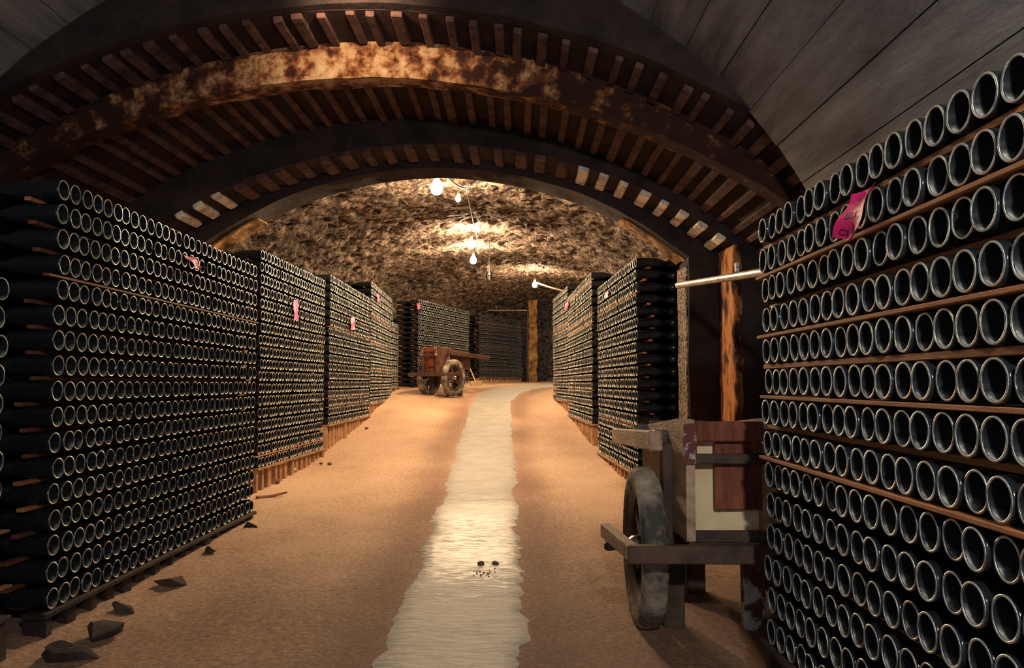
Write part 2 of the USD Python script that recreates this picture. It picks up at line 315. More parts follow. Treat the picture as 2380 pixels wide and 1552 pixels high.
t4 = rib("trim_4", ops["P"], 6.62, 7.00, "portal_dark", .014, "last arch rib at the mouth of the rough rock tunnel", 4)

def lining(name, parent, x0, x1, y0, y1, z1, m, amp, label, seed):  # rib faces turned from the lamps are painted dark; linings keep the lit tone
    b = densify(box(x0, x1, y0, y1, -.15, z1, .01), .06)
    p = obj(name, rough(b, amp, 7, seed), m, parent, smooth=35, label=label)
lining("eroded_lining", t3, 1.635, 1.70, 6.14, 6.58, 2.02, "eroded", .016, "eroded orange lining full of holes", 5)
lining("jamb_lining", t4, 1.385, 1.43, 6.66, 7.01, 1.93, "speckle_plaster", .010, "pale speckled render on the inner edge", 6)
lining("jamb_lining", t4, -2.73, -2.685, 6.66, 7.01, 1.93, "speckle_plaster", .010, "pale speckled render on the inner edge", 7)

hop = dict(cx=-.65, half=2.05, apex=2.74, spring=2.0)
pts, tt_ = arch(**hop); amax = tt_[0]
for sgn in (1, -1):  # haunches the lamp reaches, their light painted in with ochre
    sel = [p for p, t in zip(pts, tt_) if sgn * t > .70 * amax]
    c = np.array([-.65, 0.6])
    inner = [p + (c - p) / np.linalg.norm(c - p) * .018 for p in sel]; outer = [p - (c - p) / np.linalg.norm(c - p) * .03 for p in sel]
    b = densify(extrude_y(sg.Polygon([*inner, *outer[::-1]]), 6.76, 7.03), .06)
    obj("haunch_lining", rough(b, .022, 8, 3), "ochre_rock", t4, smooth=35, label="ochre crust on the haunch of the arch, lamplight put into its colour")

# brick bays with proud battens
def bay(name, cx, half, apex, spring, y0, y1, step, bw, bh, label, seed):
    op = opening(cx, half, apex, spring)
    shell = sa.scale(op, (half + .12) / half, 1, origin=(cx, 0))
    shell = opening(cx, half + .12, apex + .12, spring).difference(op)
    top = thing(name, kind="structure", label=label)
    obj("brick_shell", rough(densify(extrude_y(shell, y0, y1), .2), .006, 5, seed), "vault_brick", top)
    rise = apex - spring; R = (half ** 2 + rise ** 2) / (2 * rise); zc = apex - R; a = math.asin(half / R)
    n = int(2 * a * R / step); r = random.Random(seed)
    for k in range(n):
        t = -a + 2 * a * (k + .5) / n + r.uniform(-.15, .15) * step / R
        nrm = np.array([-math.sin(t), 0, -math.cos(t)]); tang = np.array([math.cos(t), 0, -math.sin(t)])
        o = np.array([cx + R * math.sin(t), y0 + r.uniform(0, .02), zc + R * math.cos(t)])
        w = bw * r.uniform(.8, 1.2); h = bh * r.uniform(.8, 1.2)
        b = box(-w / 2, w / 2, 0, y1 - y0 - .03, -.01, h, .005); b = b.subdivide()
        b = rough(b, .004, 9, k)
        b.apply_transform(frame(o, tang, np.array([0, 1.0, 0]), nrm))
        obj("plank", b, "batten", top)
bay("ceiling_1", -.86, 2.95, 3.02, 1.75, 4.38, 4.80, .135, .055, .030, "ribbed brick vault in front of the rusty rib", 11)
bay("ceiling_2", -.80, 2.70, 3.00, 1.90, 4.97, 6.15, .135, .055, .030, "ribbed brick vault between the two arch ribs", 12)
# blocks on the second rib's soffit; those the lamps reach are painted paler
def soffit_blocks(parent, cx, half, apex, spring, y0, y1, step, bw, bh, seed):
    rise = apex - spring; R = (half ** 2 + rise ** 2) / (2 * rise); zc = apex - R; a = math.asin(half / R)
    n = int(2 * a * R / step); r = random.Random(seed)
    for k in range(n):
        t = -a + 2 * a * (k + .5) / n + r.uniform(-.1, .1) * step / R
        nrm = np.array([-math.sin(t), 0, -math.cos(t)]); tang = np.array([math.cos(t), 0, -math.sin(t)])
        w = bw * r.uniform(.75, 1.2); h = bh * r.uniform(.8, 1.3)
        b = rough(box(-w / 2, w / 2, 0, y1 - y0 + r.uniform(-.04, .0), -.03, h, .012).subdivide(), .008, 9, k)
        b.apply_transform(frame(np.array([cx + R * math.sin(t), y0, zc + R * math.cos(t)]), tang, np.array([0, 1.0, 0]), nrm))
        obj("block", b, "lit_block" if t > .27 or t < -.40 else "batten", parent)
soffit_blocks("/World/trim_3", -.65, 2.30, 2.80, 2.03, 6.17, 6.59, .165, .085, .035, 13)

# board-marked concrete vault over the camera: one panel per shutter board
cv = thing("ceiling_3", kind="structure", label="board-marked grey concrete barrel vault over the near stacks")
CX, CZ, CR = -.85, .70, 2.72
edges = np.linspace(-91, 91, 37)
for k in range(36):
    a0, a1 = np.radians([edges[k] + .05, edges[k + 1] - .05])
    dr = rng.uniform(-.008, .008)
    t = np.linspace(a0, a1, 7)
    inner = [(CX + (CR + dr) * math.sin(q), CZ + (CR + dr) * math.cos(q)) for q in t]
    outer = [(CX + (CR + .15) * math.sin(q), CZ + (CR + .15) * math.cos(q)) for q in t[::-1]]
    obj("panel", extrude_y(sg.Polygon(inner + outer), -1.6, 4.31), "concrete", cv)
for s, nm in ((1, "wall_right"), (-1, "wall_left")):
    x = CX + s * (CR + .02)
    obj(nm, extrude_y(sg.box(min(x, x + s * .2), -.4, max(x, x + s * .2), .75), -1.6, 4.31), "concrete", kind="structure", label=f"low concrete wall under the near vault on the {'right' if s > 0 else 'left'}")
# bay walls below the springing of the ribbed vaults
for s, cx, half, y0, y1 in ((1, -.86, 2.95, 4.38, 4.80), (-1, -.86, 2.95, 4.38, 4.80), (1, -.8, 2.7, 4.97, 6.15), (-1, -.8, 2.7, 4.97, 6.15)):
    x = cx + s * half
    obj("wall_right" if s > 0 else "wall_left", rough(densify(extrude_y(sg.box(min(x, x + s * .15), -.4, max(x, x + s * .15), 1.92), y0, y1), .2), .01, 4, 3), "portal_dark", kind="structure", label="dark side wall between two arch ribs")

# the rough rock tunnel: swept section, bending to the right
CEN = np.array([(-.65, 6.9), (-.65, 10), (-.6, 12.5), (-.40, 15), (.15, 17.6), (1.0, 20.3), (2.3, 23.2), (4.2, 26)])
tt = np.r_[0, np.cumsum(np.linalg.norm(np.diff(CEN, axis=0), axis=1))]
cs = [PchipInterpolator(tt, CEN[:, k]) for k in range(2)]
uu = np.arange(0, tt[-1], .055)
cp = np.stack([f(uu) for f in cs], 1); cd = np.gradient(cp, axis=0); cd /= np.linalg.norm(cd, axis=1)[:, None]
cn = np.stack([cd[:, 1], -cd[:, 0]], 1)
CEIL = PchipInterpolator([6.9, 9, 12.5, 15, 19, 30], [3.02, 3.22, 3.38, 3.48, 3.62, 3.7])
m1 = np.linspace(0, 1, 40); m2 = np.linspace(0, 1, 110)[1:-1]
HALF, SPR = 2.42, 1.55
LEFT = lambda y: 2.80 + .55 * float(sstep(np.array(y), 14.5, 19))
sec = []
for k in range(len(cp)):
    fz = float(floor_z(cp[k, 0], cp[k, 1])) - .15; ap = float(CEIL(cp[k, 1])); sp = fz + .15 + SPR
    # lateral runs right -> left
    LH = LEFT(cp[k, 1]); cc = np.cos(np.pi * m2)
    lat = np.r_[np.full(40, HALF), np.where(cc > 0, HALF, LH) * cc, np.full(40, -LH)]
    zz = np.r_[fz + (sp - fz) * m1, sp + (ap - sp) * np.sin(np.pi * m2) ** .85, sp + (fz - sp) * m1]
    sec.append(np.column_stack([cp[k, 0] + cn[k, 0] * lat, cp[k, 1] + cn[k, 1] * lat, zz]))
sec = np.stack(sec); nu, nv = sec.shape[:2]
rv = sec.reshape(-1, 3)
inward = np.stack([np.r_[np.full(40, -1.0), -np.cos(np.pi * m2), np.full(40, 1.0)], np.r_[np.zeros(40), -np.sin(np.pi * m2), np.zeros(40)]], 1)
inn = np.stack([np.column_stack([cn[k, 0] * inward[:, 0], cn[k, 1] * inward[:, 0], inward[:, 1]]) for k in range(nu)]).reshape(-1, 3)
big = meshkit.fbm(rv * 1.3, 3, 41) - .5
rid = 1 - np.abs(2 * meshkit.fbm(rv * 5.0 + 3, 3, 43) - 1)
fin = meshkit.fbm(rv * 11, 3, 47) - .5
rv = rv + inn * (.16 * big + .22 * (rid - .75) + .16 * fin)[:, None]
ii = (np.arange(nu - 1)[:, None] * nv + np.arange(nv - 1)).ravel()
obj("ceiling_4", (rv, np.stack([ii, ii + 1, ii + nv + 1, ii + nv], 1)), "rock", smooth=True, kind="structure", label="rough rock tunnel with pale crust round the lamps")

# ------------------------------------------------------------------ bottles
# axis along +z from the base: punt, bead, heel, body, shoulder, neck, crown
def bottle_body(n):
    return lathe([(.0372, .0030), (.0380, .0014), (.0395, .0008), (.0418, .0022), (.0434, .006), (.0440, .012), (.0440, .155), (.0425, .175), (.038, .198), (.030, .224), (.021, .248), (.016, .266), (.0150, .283), (.0172, .285), (.0172, .296), (.0145, .300), (0, .300)], n)
def punt(n):
    m = lathe([(0, .046), (.010, .045), (.020, .040), (.0255, .033), (.030, .023), (.0335, .0135), (.036, .0065), (.0374, .0028)], n)
    return m if m.face_normals[np.argmin(m.triangles_center[:, :2].__abs__().sum(1))][2] < 0 else (m.invert() or m)
def lit_dust(path):
    m = UsdGeom.Mesh(stage.GetPrimAtPath(path)); v = np.array(m.GetPointsAttr().Get())
    d = np.clip((np.hypot(v[:, 0], v[:, 1]) - .022) / (.0374 - .022), 0, 1) ** 1.5
    d = d * np.clip((-v[:, 1] / np.maximum(np.hypot(v[:, 0], v[:, 1]), 1e-6) - .15) / .6, 0, 1)      # dusty lower side, painted pale as the lamps would light it
    UsdGeom.PrimvarsAPI(m.GetPrim()).CreatePrimvar("lit_dust", Sdf.ValueTypeNames.FloatArray, "vertex").Set(Vt.FloatArray.FromNumpy(d.astype(np.float32)))
def ring_lit_arcs(path):  # bright top and bottom arcs of lamplight painted into the ring colour
    m = UsdGeom.Mesh(stage.GetPrimAtPath(path)); v = np.array(m.GetPointsAttr().Get())
    d = .22 + .78 * (np.abs(v[:, 1]) / np.hypot(v[:, 0], v[:, 1])) ** 1.6
    UsdGeom.PrimvarsAPI(m.GetPrim()).CreatePrimvar("lit_dust", Sdf.ValueTypeNames.FloatArray, "vertex").Set(Vt.FloatArray.FromNumpy(d.astype(np.float32)))
def base_ring(n, k, knurl):
    th = np.linspace(0, 2 * math.pi, n, endpoint=False); ph = np.linspace(0, 2 * math.pi, k, endpoint=False)
    TH, PH = np.meshgrid(th, ph, indexing="ij")
    rr = .0024 + (knurl * np.cos(TH * (n // 3)) if knurl else 0)
    R = .0398
    v = np.stack([(R + rr * np.cos(PH)) * np.cos(TH), (R + rr * np.cos(PH)) * np.sin(TH), .0012 - rr * np.sin(PH) * .9], -1).reshape(-1, 3)
    f = []
    for i in range(n):
        for j in range(k):
            a, b, c, d = i * k + j, ((i + 1) % n) * k + j, ((i + 1) % n) * k + (j + 1) % k, i * k + (j + 1) % k
            f += [[a, b, c], [a, c, d]]
    m = trimesh.Trimesh(v, f, process=False)
    if m.volume < 0: m.invert()
    return m
near_body, near_ring, near_punt = bottle_body(44), base_ring(330, 8, .00038), punt(40)
far_body, far_ring, far_punt = bottle_body(14), base_ring(24, 5, 0), punt(14)
ORD = "first second third fourth fifth sixth seventh eighth ninth tenth eleventh twelfth thirteenth fourteenth fifteenth sixteenth seventeenth eighteenth nineteenth twentieth".split()
PZ, PX = .1062, .0905
# each stack: face line from p0 (near end) to p1 (far end), rows up from zb; bottles lie along the inward normal
class Stack:
    def __init__(s, key, words, p0, p1, zb, rows, side, base):
        s.key, s.words, s.zb, s.rows, s.base = key, words, zb, rows, base
        s.p0, s.p1 = np.array(p0, float), np.array(p1, float)
        d = s.p1 - s.p0; s.L = np.linalg.norm(d); s.d = d / s.L
        s.n = np.array([s.d[1], -s.d[0]]) * side      # into the stack
        s.cols = int(s.L / PX + .5) + 1
    def at(s, along, depth, z): return np.array([*(s.p0 + s.d * along + s.n * depth), z])
    def face(s, px, py, lift=0.0):
        return on_plane(px, py, s.at(0, -lift, 0), (*s.n, 0))
STK = {k.key: k for k in [
    Stack("R1", "near right stack", (.871, .95), (.871, 2.845), .125, 14, 1, -.09),
    Stack("L0", "cut-off left stack", (-1.91, 2.55), (-1.91, 3.03), .15, 12, -1, -.09),
    Stack("L1", "near left stack", (-1.91, 3.41), (-1.91, 5.93), .087, 17, -1, -.09),
    Stack("L2", "second left stack", (-2.22, 7.10), (-2.17, 9.2), .285, 18, -1, 0),
    Stack("L3", "third left stack", (-2.22, 9.73), (-2.24, 12.45), .525, 17, -1, 0),
    Stack("L4", "fourth left stack", (-2.25, 12.65), (-2.34, 15.35), .70, 18, -1, 0),
    Stack("L5", "low stack past the left stacks", (-2.37, 15.65), (-2.38, 16.5), .93, 12, -1, 0),
    Stack("R2", "second right stack", (1.05, 7.18), (.95, 9.4), .225, 18, 1, 0),
    Stack("R3", "third right stack", (.94, 10.2), (.84, 13.2), .51, 18, 1, 0),
    Stack("R4", "farthest right stack", (.84, 13.42), (.70, 15.5), .72, 18, 1, 0),
    Stack("BA", "far stack behind the cart", (-2.00, 16.75), (-1.15, 19.5), .94, 17, -1, 0),
    Stack("BB", "farthest stack at the bend", (-.97, 21.8), (.12, 23.9), 1.16, 16, -1, 0)]}
def bottle_matrix(s, along, z, r, back=False):
    n = np.array([*s.n, 0.0]); d = np.array([*s.d, 0.0])
    if back: o = s.at(along, .52 + r.uniform(-.008, .008), z); ez = -n
    else: o = s.at(along, r.uniform(-.006, .006), z); ez = n.copy()
    ez = ez + d * r.gauss(0, .012) + np.array([0, 0, 1.0]) * r.gauss(0, .010); ez /= np.linalg.norm(ez)
    ex = np.cross(ez, [0, 0, 1.0]); ex /= np.linalg.norm(ex); ey = np.cross(ez, ex)
    q = (math.pi if ey[2] < 0 else 0) + r.gauss(0, .15)
    return frame(o, ex * math.cos(q) + ey * math.sin(q), -ex * math.sin(q) + ey * math.cos(q), ez)
cand, rest = [], {k: [] for k in STK}
for key, s in STK.items():
    r = random.Random(hash(s.words) % 1000 if False else len(key) * 100 + sum(map(ord, key)))
    for i in range(s.rows):
        run = 0.0
        shift = r.uniform(-.012, .012)
        for j in range(s.cols):
            z = s.zb + PZ * (s.rows - 1 - i) + r.uniform(-.0015, .0015)
            along = j * PX + shift + r.uniform(-.0012, .0012)
            m = bottle_matrix(s, along, z, r)
            px, py = project(m[:3, 3]) if m[1, 3] > .3 else (9999, 9999)
            size = F_PX * .088 / max(m[1, 3], .1)
            seen = -10 < px < 2390 and -30 < py < 1580
            col = s.cols - j if key in ("R1", "L0") else j + 1     # counted from the far end for the near stacks that run out of the picture
            if key in ("R1", "L0", "L1") and seen: cand.append((-size, key, i, col, m))
            else: rest[key].append(m)
            if j < s.cols - 1: rest[key].append(bottle_matrix(s, along + PX / 2, z, r, True))
cand.sort(key=lambda c: (c[1] == "L1", c[3] if c[1] == "L1" else 0, c[0]))
single, more = cand[:300], cand[300:]
for c in more: rest[c[1]].append(c[4])
GRP = {"R1": "bottles laid in the near right stack", "L0": "bottles laid in the cut-off left stack", "L1": "bottles laid in the near left stack"}
END = {"R1": "pillar end", "L0": "gap end", "L1": "near end"}
first = None
for _, key, i, col, m in single:
    lab = f"dark bottle base, {ORD[i]} row from top, {ORD[col - 1]} from {END[key]}, {STK[key].words}"
    if first is None:
        first = thing("wine_bottle", m, label=lab, cat="bottle", group=GRP[key])
        obj("glass_body", near_body, "bottle_glass", first, smooth=40)
        obj("punt", near_punt, "punt_glass", first, smooth=True)
        lit_dust(first + "/punt")
        obj("base_ring", near_ring, "base_glass", first, smooth=True)
        ring_lit_arcs(first + "/base_ring")
        stage.GetPrimAtPath(first + "/base_ring").SetCustomDataByKey("label", "pale knurled ring round the bottle's base")
    else:
        copy_of(first, "wine_bottle", m, label=lab, cat="bottle", group=GRP[key])
def instancer(name, mats, label):
    p = fresh("/World", name)
    pi = UsdGeom.PointInstancer.Define(stage, p)
    UsdGeom.Xform.Define(stage, p + "/bottle")
    usdkit.mesh(stage, p + "/bottle/glass_body", far_body, M["bottle_glass"], smooth=40)
    usdkit.mesh(stage, p + "/bottle/punt", far_punt, M["punt_glass"], smooth=True)
    lit_dust(p + "/bottle/punt")
    usdkit.mesh(stage, p + "/bottle/base_ring", far_ring, M["base_glass"], smooth=True)
    ring_lit_arcs(p + "/bottle/base_ring")
    pi.CreatePrototypesRel().AddTarget(p + "/bottle")
    pi.CreateProtoIndicesAttr(Vt.IntArray([0] * len(mats)))
    pi.CreatePositionsAttr(Vt.Vec3fArray([Gf.Vec3f(*map(float, m[:3, 3])) for m in mats]))
    q = []
    for m in mats:
        w, x, y, z = trimesh.transformations.quaternion_from_matrix(m); q.append(Gf.Quath(float(w), float(x), float(y), float(z)))
    pi.CreateOrientationsAttr(Vt.QuathArray(q))
    tag(pi.GetPrim(), label=label, kind="stuff", cat="bottles")
for key, s in STK.items():
    if rest[key]: instancer("stacked_bottles", rest[key], f"tight rows of dark bottles filling the {s.words}")

# ------------------------------------------------------------------ laths between the rows
LATH_R1 = {0: .016, 1: -.007, 2: .032, 3: -.005, 4: .010, 5: -.004, 6: .030, 7: -.006, 8: .10, 9: .12, 10: .034, 11: .11, 12: .10}
for key, s in STK.items():
    r = random.Random(500 + sum(map(ord, key)))
    for i in range(s.rows - 1):
        z = s.zb + PZ * (s.rows - 2 - i) + .044 + .009
        for back in (False, True):
            if back and key not in ("L1", "L2", "R2", "R3", "BA", "BB", "L0"): continue
            dep = (LATH_R1[i] if key == "R1" else r.choice([-.002, .05, .07, .08, .09, .09, .10, .11, .12])) if not back else .40 + r.uniform(-.02, .02)
            a0, a1 = -.045 - r.uniform(.02, .075), s.L + .045 + r.uniform(.02, .075)
            if key == "R1" and not back: a0 = -.05
            w = r.uniform(.026, .036)
            m = beam(s.at(a0, dep + w / 2 + r.uniform(-.003, .003), z), s.at(a1, dep + w / 2 + r.uniform(-.002, .006), z), w, .0165 if dep > .005 else .011, bev=.002)
            where = "back edge of" if back else "front of"
            obj("wooden_lath", m, r.choice(["lath_wood", "lath_wood_dark", "lath_wood_dark"] if key != "R1" else ["lath_wood"]),
                label=f"brown lath under {ORD[i]} row from top, {where} {s.words}", cat="lath", group=f"laths of the {s.words}")

# ------------------------------------------------------------------ low pallets of boards on clay blocks under every stack
for key, s in STK.items():
    r = random.Random(900 + sum(map(ord, key)))
    top = s.zb - .044 - .001
    p = thing("pallet", label=f"low pallet of boards on clay blocks carrying the {s.words}", cat="pallet", group="pallets under the bottle stacks")
    for dep in (.03, .25, .47):
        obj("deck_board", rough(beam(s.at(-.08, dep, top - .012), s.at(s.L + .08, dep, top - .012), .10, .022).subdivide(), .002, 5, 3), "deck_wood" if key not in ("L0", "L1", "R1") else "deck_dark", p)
    n = max(3, int(s.L / .16))
    for dep in (.045, .40):
        for k in range(n + 1):
            al = -.03 + (s.L + .06) * k / n + r.uniform(-.015, .015)
            c = s.at(al, dep + r.uniform(-.012, .012), 0)
            z0 = float(floor_z(c[0], c[1])) - .03
            if top - .023 - z0 < .03: continue
            w = r.choice([.045, .06, .075])
            b = rough(box(-w / 2, w / 2, -.045, .045, z0, top - .023, .005).subdivide(), .003, 12, k)
            a = math.atan2(s.d[1], s.d[0]) + r.uniform(-.12, .12)
            b.apply_transform(T(c[0], c[1], 0) @ Rm(a, [0, 0, 1]))
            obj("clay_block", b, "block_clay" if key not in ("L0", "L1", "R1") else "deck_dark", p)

# ------------------------------------------------------------------ lamps
def lamp(px, py, Y, glowmat, label, r=.06, drop=None, lit=True, pos=None):
    c = np.array(pos) if pos is not None else at_depth(px, py, Y)
    top = float(CEIL(max(c[1], 6.95))) - .02 if c[1] > 6.9 else CZ + CR
    t = thing("hanging_bulb", T(*c), label=label, cat="lamp")
    prof = [(0, -r * 1.15), (r * .5, -r * 1.0), (r * .86, -r * .6), (r, 0), (r * .88, r * .5), (r * .55, r * 1.1), (r * .34, r * 1.5), (0, r * 1.55)]
    obj("glass_bulb", lathe(prof, 20), glowmat, t, smooth=True)
    obj("lamp_socket", lathe([(0, r * 1.5), (r * .42, r * 1.5), (r * .46, r * 2.1), (r * .40, r * 2.7), (r * .2, r * 3.0), (0, r * 3.0)], 14), "socket_brown", t, smooth=40)
    h = max(top - c[2], r * 3.4)
    obj("lamp_cord", tube([(0, 0, r * 2.9), (.004, .003, (h + r * 3) / 2), (0, 0, h + .08)], .004, 6), "cable_black", t, smooth=True)
    if not lit:
        obj("filament", tube([(0, 0, r * 1.4), (.006, 0, .4 * r), (-.006, 0, .2 * r), (0, 0, r * 1.3)], .003, 6), "bulb_glow_dim", t)
    return c
lamps = [lamp(1015, 437, 7.8, "bulb_glow", "brightest glowing bulb hanging just past the last arch rib"),
         lamp(1065, 462, 9.0, "bulb_glow_far", "smaller glowing bulb close behind the brightest one", r=.03),
         lamp(1095, 568, 12.5, "bulb_glow", "glowing bulb halfway down the tunnel, upper of two together"),
         lamp(1100, 605, 14.4, "bulb_glow", "glowing bulb halfway down the tunnel, lower of two together"),
         lamp(1243, 662, 18.6, "bulb_glow", "glowing bulb at the bend over the farthest right stack")]
lamp(1137, 640, 13.6, "clear_glass", "unlit clear bulb hanging beside the pair of glowing bulbs", r=.06, lit=False)
# unseen bulb and reflector added under the near vault to light the rusty rib
lc = lamp(0, 0, 0, "bulb_glow_rib", "small added bulb and reflector, out of view under the concrete vault, lighting the rusty rib", r=.03, pos=(-.85, 3.92, 2.97))
cup = lathe([(.012, -.06), (.045, -.05), (.062, -.02), (.072, .085), (.075, .085), (.065, -.022), (.047, -.053), (.012, -.063), (.012, -.06)], 24)
cup.apply_transform(frame((0, 0, 0), (1, 0, 0), (0, 0, -1), (0, 1, 0)))
obj("tin_reflector", cup, "rim_metal", "/World/hanging_bulb_006", smooth=40)

# ------------------------------------------------------------------ handcarts
def handcart(origin, ang, label, near):
    """local x across, y from the tail end forward, z up from the floor"""
    t = thing("handcart", T(*origin) @ Rm(ang, [0, 0, 1]), label=label, cat="handcart")
    W = .16
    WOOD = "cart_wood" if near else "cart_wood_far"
    for s in (-1, 1):
        # side board, higher at the tail
        prof = sg.Polygon([(0, .44), (0, .915), (.16, .912), (1.12, .835), (1.12, .52), (.30, .43)])
        b = trimesh.creation.extrude_polygon(prof, .035, engine="earcut")
        v = b.vertices.copy(); b.vertices = np.stack([v[:, 2] - .0175 + s * W, v[:, 0], v[:, 1]], 1); b.fix_normals()
        obj("side_board", rough(b, .0, 1), WOOD, t)
        obj("iron_strap", box(s * W - .028, s * W + .024, -.012, .006, .74, .90, .003), "peeling_paint", t)
        obj("shaft", rough(beam((s * .255, .24, .815), (s * .245, 1.66, .745), .06, .085, bev=.006).subdivide().subdivide(), .003, 6, 5), WOOD, t)
        for q in (.42, .95):
            obj("shaft_bracket", box(s * .165 + (0 if s > 0 else -.07), s * .165 + (.07 if s > 0 else 0), q - .02, q + .02, .79, .85, .003), "rim_metal", t)
        obj("corner_post", rough(box(s * .172 - .045, s * .172 + .045, .30, .37, .0, .80 if near else .78, .006).subdivide().subdivide(), .003, 8, 3), "peeling_paint" if s > 0 else "cart_wood_dark", t)
        obj("front_leg", box(s * .05 - .045, s * .05 + .045, .88, .97, .0, .47, .01), "cart_wood_dark", t)
        # wheel: tyre with tread, rim, hub
        R, w = .345, .055
        wx = s * .285
        cx = np.array([wx, .39, R])
        prof = [(R - .095, -w * .75), (R - .055, -w), (R - .020, -w * .92), (R - .004, -w * .62), (R, 0), (R - .004, w * .62), (R - .020, w * .92), (R - .055, w), (R - .095, w * .75)]
        n = 72
        tv = []
        for k in range(n):
            th = 2 * math.pi * k / n
            for q, (rr, ww) in enumerate(prof):
                lug = .006 * (k % 2) if 2 <= q <= 6 else 0
                tv.append((ww, (rr - lug) * math.cos(th), (rr - lug) * math.sin(th)))
        P = len(prof); tf = []
        for k in range(n):
            for q in range(P):
                a_, b_, c_, d_ = k * P + q, ((k + 1) % n) * P + q, ((k + 1) % n) * P + (q + 1) % P, k * P + (q + 1) % P
                tf += [[a_, b_, c_], [a_, c_, d_]]
        ty = trimesh.Trimesh(np.array(tv) + cx, tf, process=False)
        if ty.volume < 0: ty.invert()
        ty = obj("tyre", rough(ty, .003, 14, 3), "tyre_rubber", t, smooth=50)
        turn = frame(cx, (0, 1, 0), (0, 0, 1), (1, 0, 0))
        rim = lathe([(R - .135, -.022), (R - .118, -w * .62), (R - .088, -w * .78), (R - .088, w * .78), (R - .118, w * .62), (R - .135, .022), (R - .135, -.022)], 48); rim.apply_transform(turn)
        rp = obj("wheel_rim", rim, "rim_metal", t, smooth=40)
        for k in range(5):
            sp = box(-.026, .026, .03, R - .125, -.012, .012, .004); sp.apply_transform(turn @ Rm(2 * math.pi * k / 5 + .3, [0, 0, 1])); obj("wheel_spoke", sp, "rim_metal", rp)
        hub = lathe([(0, -.075), (.028, -.075), (.045, -.055), (.05, -.03), (.05, .03), (.045, .055), (.028, .075), (0, .075)], 24); hub.apply_transform(turn)
        obj("hub", hub, "chrome", rp, smooth=40)
        # frame bar round the wheel
        obj("frame_bar", rough(beam((s * .45, .42, .41), (s * .40, -.07, .41), .045, .06).subdivide(), .002, 7, 2), WOOD, t)
        obj("axle_bracket", box(s * .44 - .012, s * .44 + .012, .36, .42, .33, .44, .003), "rim_metal", t)
    obj("axle", beam((-.46, .39, .345), (.46, .39, .345), .03, .03), "rim_metal", t)
    obj("cross_bar", rough(beam((-.42, -.07, .405), (.42, -.07, .405), .04, .07).subdivide(), .002, 7, 2), "cart_wood_dark", t)
    obj("tail_rail", rough(beam((-.14, .05, .865), (.14, .05, .865), .03, .08).subdivide(), .002, 7, 2), "cart_wood_red", t)
    obj("tail_bar", beam((-.142, .04, .757), (.142, .04, .757), .03, .04), "cart_wood_dark", t)
    obj("tail_sill", beam((-.142, .04, .452), (.142, .04, .452), .03, .045), "cart_wood_dark", t)
    obj("tail_board", rough(box(-.048, .142, .075, .10, .55, .825, .004).subdivide(), .003, 8, 6), "cart_wood_red", t)
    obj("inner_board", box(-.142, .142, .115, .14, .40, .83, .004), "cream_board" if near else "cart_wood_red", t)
    for k in range(4):
        obj("floor_plank", box(-.14 + .072 * k, -.14 + .072 * k + .066, .145, 1.12, .445, .468, .003), "cart_wood_dark", t)
    obj("nose_board", box(-.142, .142, 1.08, 1.105, .47, .86, .004), "cart_wood_dark", t)
    return t
fz = lambda x, y: float(floor_z(x, y))
handcart((.845, 3.245, fz(.6, 3.6) - .006), 0, "worn wooden handcart with pneumatic wheels beside the near right stack", True)
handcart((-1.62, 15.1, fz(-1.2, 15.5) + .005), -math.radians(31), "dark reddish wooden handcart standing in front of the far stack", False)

# ------------------------------------------------------------------ the grey pipe along the right wall
pp = thing("conduit_pipe", label="grey metal pipe running along the wall behind the near right stack", cat="pipe")
a, b = at_depth(1578, 663, 6.05), at_depth(1762, 634, 4.25)
e = b + (b - a) / np.linalg.norm(b - a) * 1.25
obj("pipe_body", tube([a, (a + b) / 2, b, e], .0225, 20), "pipe_metal", pp, smooth=50)
j = a + (b - a) * .62
dv = (b - a) / np.linalg.norm(b - a)
obj("pipe_joint", tube([j - dv * .012, j - dv * .009, j + dv * .009, j + dv * .012], [.0225, .0245, .0245, .0225], 20), "pipe_metal", pp, smooth=50)
obj("end_cap", tube([a - dv * .02, a - dv * .016, a + dv * .03, a + dv * .034], [.019, .0255, .0255, .0225], 20), "pipe_metal", pp, smooth=50)
for q in (1.22, 1.62):
    c = a + (b - a) * q
    obj("wall_bracket", box(c[0] - .01, 1.86, c[1] - .012, c[1] + .012, c[2] - .030, c[2] - .021, .002), "rim_metal", pp)
sw = at_depth(1713, 621, 6.12)
w_ = thing("wall_clip", label="small white clip on the eroded orange post above the pipe", cat="clip")
obj("clip_plate", box(sw[0] - .014, sw[0] + .014, sw[1] - .02, sw[1] + .045, sw[2] - .035, sw[2] + .035, .004), "white_paper", w_)
obj("clip_screw", lathe([(0, 0), (.006, 0), (.005, .004), (0, .004)], 10).apply_transform(frame(sw + [0, -.020, 0], (1, 0, 0), (0, 0, 1), (0, -1, 0))), "ink", w_)

